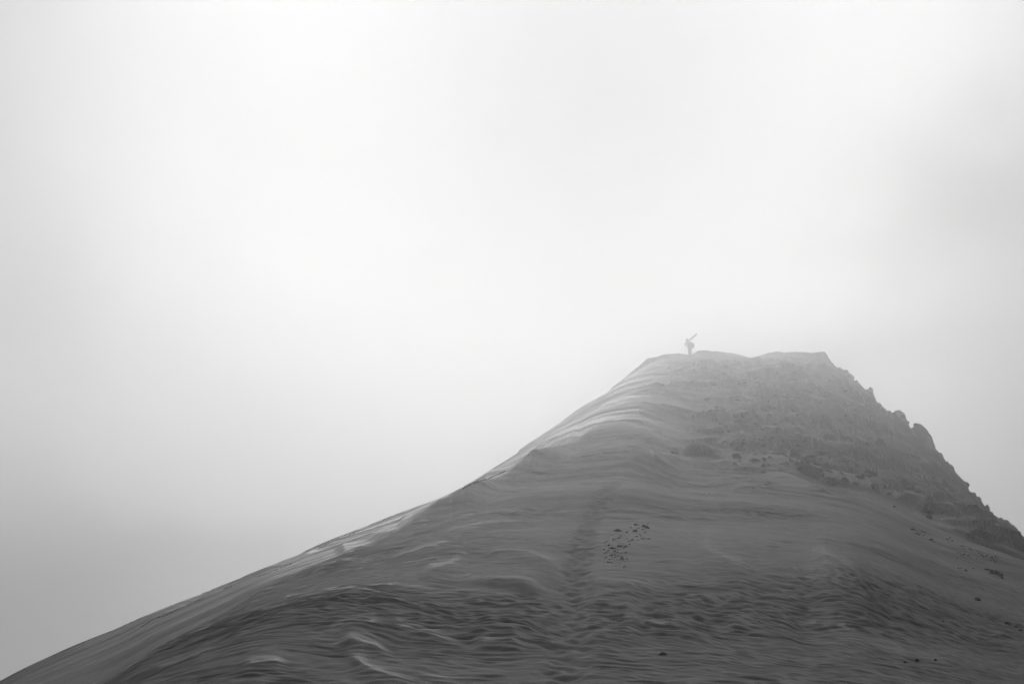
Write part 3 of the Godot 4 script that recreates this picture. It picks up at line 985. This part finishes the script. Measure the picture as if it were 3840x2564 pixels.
func body_mesh(caps: Array, cell: float, k: float, tones := []) -> ArrayMesh:   # surface nets over a smooth union of tapered capsules
	var lo := Vector3.INF
	var hi := -Vector3.INF
	for c in caps:
		var r := maxf(c[2], c[3]) + 2.0 * cell
		for j in 2:
			lo = lo.min(c[j] - Vector3.ONE * r)
			hi = hi.max(c[j] + Vector3.ONE * r)
	var n := Vector3i(((hi - lo) / cell).ceil()) + Vector3i.ONE
	var f := PackedFloat32Array()
	f.resize(n.x * n.y * n.z)
	f.fill(1.0)
	var near := PackedInt32Array()
	near.resize(f.size())
	for ci in caps.size():   # only the cells near each bone
		var c: Array = caps[ci]
		var r := maxf(c[2], c[3]) + 2.5 * cell + k
		var a := Vector3i(((c[0].min(c[1]) - Vector3.ONE * r - lo) / cell).floor()).clamp(Vector3i.ZERO, n - Vector3i.ONE)
		var b := Vector3i(((c[0].max(c[1]) + Vector3.ONE * r - lo) / cell).ceil()).clamp(Vector3i.ZERO, n - Vector3i.ONE)
		for z in range(a.z, b.z + 1):
			for y in range(a.y, b.y + 1):
				for x in range(a.x, b.x + 1):
					var i := (z * n.y + y) * n.x + x
					var d := capsule(lo + Vector3(x, y, z) * cell, c)
					var e := f[i]
					if d < e: near[i] = ci
					var h := maxf(k - absf(d - e), 0.0) / k
					f[i] = minf(d, e) - h * h * k * 0.25
	var v := PackedVector3Array()
	var col := PackedColorArray()
	var at := {}
	for z in n.z - 1:
		for y in n.y - 1:
			for x in n.x - 1:
				var i := (z * n.y + y) * n.x + x
				var inside := 0
				for q in 8:
					if f[i + (q & 1) + (q >> 1 & 1) * n.x + (q >> 2) * n.x * n.y] < 0.0: inside += 1
				if inside == 0 or inside == 8:
					continue
				var sum := Vector3.ZERO
				var cuts := 0
				for q in 8:
					for axis in 3:
						if q >> axis & 1: continue
						var w := q | (1 << axis)
						var fa := f[i + (q & 1) + (q >> 1 & 1) * n.x + (q >> 2) * n.x * n.y]
						var fb := f[i + (w & 1) + (w >> 1 & 1) * n.x + (w >> 2) * n.x * n.y]
						if (fa < 0.0) != (fb < 0.0):
							var t := fa / (fa - fb)
							var step := Vector3.ZERO
							step[axis] = t
							sum += Vector3(q & 1, q >> 1 & 1, q >> 2) + step
							cuts += 1
				at[i] = v.size()
				var p := lo + (Vector3(x, y, z) + sum / cuts) * cell
				v.append(p)
				var g := 1.0
				if tones.size():
					var tn: Array = tones[near[i]]
					g = tn[0] if p.y < tn[1] else tn[2]
				col.append(Color(g, g, g))
	var index := PackedInt32Array()
	var steps := [1, n.x, n.x * n.y]
	for i in at:
		for axis in 3:
			var u: int = steps[(axis + 1) % 3]
			var w: int = steps[(axis + 2) % 3]
			var j: int = i + steps[axis]
			if j >= f.size() or (f[i] < 0.0) == (f[j] < 0.0): continue
			if not (at.has(i - u) and at.has(i - w) and at.has(i - u - w)): continue
			var quad := [at[i], at[i - u], at[i - u - w], at[i - w]]
			if f[i] >= 0.0: quad.reverse()
			index.append_array(PackedInt32Array([quad[0], quad[1], quad[2], quad[0], quad[2], quad[3]]))
	var nor := PackedVector3Array()
	nor.resize(v.size())
	for t in range(0, index.size(), 3):
		var c := (v[index[t + 2]] - v[index[t]]).cross(v[index[t + 1]] - v[index[t]])
		for q in 3: nor[index[t + q]] += c
	for i in nor.size(): nor[i] = nor[i].normalized()
	var arr := []
	arr.resize(Mesh.ARRAY_MAX)
	arr[Mesh.ARRAY_VERTEX] = v
	arr[Mesh.ARRAY_NORMAL] = nor
	arr[Mesh.ARRAY_COLOR] = col
	arr[Mesh.ARRAY_INDEX] = index
	var m := ArrayMesh.new()
	m.add_surface_from_arrays(Mesh.PRIMITIVE_TRIANGLES, arr)
	return m


func hand(wrist: Vector3, out: Vector3, thumb: Vector3) -> Array:   # a gloved hand closed round something: palm, four bent fingers, thumb
	var fwd := out.normalized()
	var side := thumb - fwd * thumb.dot(fwd)
	side = side.normalized()
	var down := fwd.cross(side).normalized()
	var caps := [[wrist, wrist + fwd * 0.05, 0.036, 0.042], [wrist + fwd * 0.05 + side * 0.02, wrist + fwd * 0.085 + side * 0.022, 0.026, 0.02], [wrist + fwd * 0.05 - side * 0.02, wrist + fwd * 0.08 - side * 0.024, 0.026, 0.02]]
	var lengths := [0.036, 0.042, 0.039, 0.030]
	for k in 4:
		var root := wrist + fwd * (0.088 - 0.004 * absf(k - 1)) + side * (0.033 - 0.022 * k)
		var a: Vector3 = root + fwd * lengths[k] * 0.75 + down * lengths[k] * 0.5
		var b: Vector3 = a + down * lengths[k] * 0.85 - fwd * 0.008
		var c: Vector3 = b - fwd * lengths[k] * 0.65
		caps += [[root, a, 0.0105, 0.010], [a, b, 0.010, 0.0095], [b, c, 0.0095, 0.009]]
	var base := wrist + fwd * 0.025 + side * 0.034
	var mid := base + side * 0.022 + fwd * 0.03 + down * 0.012
	caps += [[base, mid, 0.015, 0.012], [mid, mid + fwd * 0.018 + down * 0.03 - side * 0.012, 0.012, 0.0105]]
	return caps


func tube(a: Vector3, b: Vector3, ra: float, rb: float, sides := 10) -> ArrayMesh:
	var c := CylinderMesh.new()
	c.bottom_radius = ra
	c.top_radius = rb
	c.height = a.distance_to(b)
	c.radial_segments = sides
	c.rings = 1
	var st := SurfaceTool.new()
	st.begin(Mesh.PRIMITIVE_TRIANGLES)
	var up := (b - a).normalized()
	st.append_from(c, 0, Transform3D(Basis(Quaternion(Vector3.UP, up)), (a + b) / 2.0))
	return st.commit()


func block(size: Vector3, at: Transform3D) -> ArrayMesh:
	var c := BoxMesh.new()
	c.size = size
	var st := SurfaceTool.new()
	st.begin(Mesh.PRIMITIVE_TRIANGLES)
	st.append_from(c, 0, at)
	return st.commit()


func ski_mesh(long: float) -> ArrayMesh:   # lies along x, flat in y, z is its thickness; the tip at +x turns up
	var st := SurfaceTool.new()
	st.begin(Mesh.PRIMITIVE_TRIANGLES)
	var rows := []
	for i in 41:
		var t := i / 40.0
		var x := (t - 0.5) * long
		var half := lerpf(0.062, 0.052, sin(PI * clampf(t * 1.05, 0.0, 1.0))) + 0.008 * smoothstep(0.6, 0.9, t)
		half *= sqrt(maxf(1.0 - pow(smoothstep(0.90, 1.0, t), 2.0), 0.02)) * sqrt(maxf(1.0 - pow(smoothstep(0.05, 0.0, t) * 0.8, 2.0), 0.02))
		var lift := 0.10 * pow(smoothstep(0.84, 1.0, t), 2.0) + 0.012 * sin(PI * t)
		var thick := lerpf(0.006, 0.014, sin(PI * t))
		rows.append([Vector3(x, -half, lift), Vector3(x, half, lift), Vector3(x, half * 0.94, lift + thick), Vector3(x, -half * 0.94, lift + thick)])
	for i in 40:
		for k in 4:
			var a: Vector3 = rows[i][k]
			var b: Vector3 = rows[i][(k + 1) % 4]
			var c: Vector3 = rows[i + 1][(k + 1) % 4]
			var d: Vector3 = rows[i + 1][k]
			for p in [a, c, b, a, d, c]:
				st.add_vertex(p)
	for e in [0, 40]:
		var r: Array = rows[e]
		var o := [r[0], r[1], r[2], r[0], r[2], r[3]]
		if e == 40: o.reverse()
		for p in o: st.add_vertex(p)
	st.set_smooth_group(-1)
	st.generate_normals()
	return st.commit()


func build_skier() -> void:
	var at := ground(2588, 1336)
	var coat := 0.05
	var pants := 0.035
	var skin := 0.26
	var who := thing("person", at)
	tag(who, "person in dark ski clothes standing on the summit ridge, skis on shoulder, facing left", "person")
	var cloth := StandardMaterial3D.new()
	cloth.vertex_color_use_as_albedo = true
	cloth.roughness = 0.9
	var hl := Vector3(-0.40, 1.262, 0.10)     # near hand, on the skis
	var hr := Vector3(-0.365, 1.16, -0.10)    # far hand, on the pole
	var caps := [
		[Vector3(-0.02, 0.92, 0.06), Vector3(-0.02, 0.92, -0.06), 0.14, 0.14],
		[Vector3(-0.02, 0.92, 0), Vector3(-0.05, 1.12, 0), 0.155, 0.145],
		[Vector3(-0.05, 1.12, 0), Vector3(-0.095, 1.31, 0), 0.145, 0.155],
		[Vector3(-0.10, 1.36, 0.14), Vector3(-0.10, 1.36, -0.14), 0.095, 0.095],
		[Vector3(-0.12, 1.40, 0), Vector3(-0.175, 1.53, 0), 0.075, 0.062],
		[Vector3(-0.10, 1.38, 0.17), Vector3(-0.27, 1.235, 0.31), 0.078, 0.060],
		[Vector3(-0.27, 1.235, 0.31), hl + Vector3(0.03, -0.005, 0.035), 0.060, 0.043],
		[Vector3(-0.10, 1.38, -0.17), Vector3(-0.19, 1.14, -0.28), 0.078, 0.060],
		[Vector3(-0.19, 1.14, -0.28), hr + Vector3(0.035, 0.0, -0.03), 0.060, 0.043],
		[Vector3(-0.05, 0.90, 0.08), Vector3(-0.085, 0.50, 0.095), 0.125, 0.100],
		[Vector3(-0.085, 0.50, 0.095), Vector3(-0.055, 0.20, 0.10), 0.100, 0.100],
		[Vector3(0.03, 0.90, -0.08), Vector3(0.06, 0.50, -0.09), 0.125, 0.100],
		[Vector3(0.06, 0.50, -0.09), Vector3(0.07, 0.20, -0.10), 0.100, 0.100],
		[Vector3(-0.205, 1.625, 0), Vector3(-0.215, 1.67, 0), 0.092, 0.095],
		[Vector3(-0.235, 1.56, 0), Vector3(-0.245, 1.545, 0), 0.058, 0.045],
		[Vector3(-0.02, 0.80, 0.10), Vector3(-0.10, 0.80, 0.0), 0.11, 0.10],
		[Vector3(-0.02, 0.80, -0.10), Vector3(-0.10, 0.80, 0.0), 0.11, 0.10],
	]
	var tones := []   # below that height, that height, above it
	for i in caps.size():
		tones.append([skin, 0.0, skin] if i == 13 or i == 14 else [coat, 1.5, skin] if i == 4 else [pants, 0.76, coat])
	obj("body", body_mesh(caps, 0.022, 0.045, tones), cloth, who)
	# face
	var face := [[Vector3(-0.298, 1.60, 0), Vector3(-0.318, 1.575, 0), 0.012, 0.015], [Vector3(-0.285, 1.61, 0.03), Vector3(-0.285, 1.61, 0.034), 0.013, 0.012], [Vector3(-0.285, 1.61, -0.03), Vector3(-0.285, 1.61, -0.034), 0.013, 0.012],
		[Vector3(-0.288, 1.545, 0.018), Vector3(-0.288, 1.545, -0.018), 0.010, 0.010], [Vector3(-0.27, 1.56, 0.03), Vector3(-0.27, 1.56, -0.03), 0.035, 0.035], [Vector3(-0.20, 1.62, 0.088), Vector3(-0.20, 1.59, 0.09), 0.014, 0.011], [Vector3(-0.20, 1.62, -0.088), Vector3(-0.20, 1.59, -0.09), 0.014, 0.011]]
	obj("face", body_mesh(face, 0.006, 0.02), grey(skin), who)
	obj("glove", body_mesh(hand(hl + Vector3(0.03, 0, 0.05), Vector3(-0.55, 0.1, -0.6), Vector3(0.2, 1, 0)), 0.006, 0.006), grey(0.03), who)
	obj("glove", body_mesh(hand(hr + Vector3(0.05, 0, -0.05), Vector3(-0.8, -0.1, 0.55), Vector3(0, 1, 0)), 0.006, 0.006), grey(0.03), who)
	obj("helmet", body_mesh([[Vector3(-0.20, 1.665, 0.02), Vector3(-0.20, 1.665, -0.02), 0.128, 0.128], [Vector3(-0.17, 1.66, 0), Vector3(-0.15, 1.60, 0), 0.11, 0.085], [Vector3(-0.30, 1.685, 0.04), Vector3(-0.30, 1.685, -0.04), 0.035, 0.035]], 0.012, 0.03), grey(0.05, 0.4), who)
	var goggles := obj("goggles", body_mesh([[Vector3(-0.306, 1.632, 0.03), Vector3(-0.306, 1.632, -0.03), 0.036, 0.036]], 0.008, 0.02), grey(0.03, 0.15, 0.5), who)
	obj("strap", body_mesh([[Vector3(-0.29, 1.64, 0.075), Vector3(-0.20, 1.66, 0.13), 0.016, 0.016], [Vector3(-0.29, 1.64, -0.075), Vector3(-0.20, 1.66, -0.13), 0.016, 0.016]], 0.008, 0.01), grey(0.04), goggles)
	for s in [[-0.055, 0.10], [0.07, -0.10]]:
		var b := obj("ski_boot", body_mesh([[Vector3(s[0], 0.30, s[1]), Vector3(s[0] + 0.01, 0.08, s[1]), 0.075, 0.066], [Vector3(s[0] + 0.03, 0.045, s[1]), Vector3(s[0] - 0.18, 0.04, s[1]), 0.052, 0.046]], 0.014, 0.03), grey(0.05, 0.5), who)
		obj("sole", block(Vector3(0.30, 0.03, 0.08), Transform3D(Basis(), Vector3(s[0] - 0.075, -0.01, s[1]))), grey(0.02), b)
	# backpack
	var pack := thing("backpack", at)
	tag(pack, "full dark backpack on the back of the skier", "backpack")
	obj("bag", body_mesh([[Vector3(0.13, 1.33, 0.07), Vector3(0.17, 0.99, 0.08), 0.115, 0.125], [Vector3(0.13, 1.33, -0.07), Vector3(0.17, 0.99, -0.08), 0.115, 0.125], [Vector3(0.25, 1.24, 0.05), Vector3(0.27, 1.03, 0.05), 0.14, 0.15], [Vector3(0.25, 1.24, -0.05), Vector3(0.27, 1.03, -0.05), 0.14, 0.15], [Vector3(0.30, 1.17, 0.04), Vector3(0.30, 1.10, -0.04), 0.15, 0.15]], 0.02, 0.05), grey(0.045), pack)
	obj("lid", body_mesh([[Vector3(0.10, 1.42, 0.08), Vector3(0.20, 1.39, 0.07), 0.055, 0.06], [Vector3(0.10, 1.42, -0.08), Vector3(0.20, 1.39, -0.07), 0.055, 0.06]], 0.016, 0.05), grey(0.04), pack)
	for z in [0.12, -0.12]:
		obj("shoulder_strap", body_mesh([[Vector3(0.06, 1.42, z), Vector3(-0.10, 1.46, z), 0.02, 0.02], [Vector3(-0.10, 1.46, z), Vector3(-0.25, 1.36, z * 0.9), 0.02, 0.02], [Vector3(-0.25, 1.36, z * 0.9), Vector3(-0.20, 1.12, z), 0.02, 0.016], [Vector3(-0.20, 1.12, z), Vector3(0.05, 1.02, z * 1.2), 0.016, 0.014]], 0.012, 0.01), grey(0.03), pack)
	# skis on the near shoulder
	var front := Vector3(-0.47, 1.20, 0.04)
	var back := Vector3(0.67, 2.085, 0.50)
	var dir := (back - front).normalized()
	var thick := (Vector3(0, 0, 1) - dir * dir.z).normalized()
	var wide := thick.cross(dir).normalized()
	var long := front.distance_to(back)
	var words := ["nearer ski of the pair carried over the skier's shoulder", "farther ski of the pair carried over the skier's shoulder"]
	for k in 2:
		var turn := Basis(dir, wide, thick) if k == 0 else Basis(dir, -wide, -thick)
		var ski := thing("ski", at + (front + back) / 2.0 + thick * (0.002 if k == 0 else -0.002) + wide * (0.018 if k == 0 else -0.018))
		ski.basis = turn
		tag(ski, words[k], "ski", "pair of skis on the skier's shoulder")
		obj("plank", ski_mesh(long), grey(0.07, 0.4, 0.5), ski)
		for b in [0.10, 0.32]:
			var bind := obj("binding", block(Vector3(0.12 if b < 0.2 else 0.09, 0.075, 0.045), Transform3D(Basis(), Vector3(b - 0.06, 0, 0.045))), grey(0.03, 0.5), ski)
			obj("brake_arm" if b < 0.2 else "toe_wing", block(Vector3(0.07, 0.135, 0.012), Transform3D(Basis(Vector3(0, 0, 1), 0.3), Vector3(b - 0.08, 0, 0.03))), grey(0.03, 0.5), bind)
	# poles
	var ends := [[Vector3(-0.375, 1.24, -0.10), Vector3(-0.375, -0.05, -0.13)], [Vector3(0.13, 0.90, -0.05), Vector3(0.33, 0.12, -0.10)]]
	var say := ["thin ski pole standing upright in front of the skier's hand", "thin ski pole slanting down behind the skier's legs"]
	for k in 2:
		var pole := thing("ski_pole", at)
		tag(pole, say[k], "ski pole", "pair of ski poles")
		var a: Vector3 = ends[k][0]
		var b: Vector3 = ends[k][1]
		obj("shaft", tube(a, b, 0.011, 0.007), grey(0.12, 0.4), pole)
		obj("grip", tube(a, a + (b - a).normalized() * 0.13, 0.019, 0.016), grey(0.03), pole)
		obj("basket", tube(b + (a - b).normalized() * 0.06, b + (a - b).normalized() * 0.075, 0.045, 0.045, 14), grey(0.03), pole)
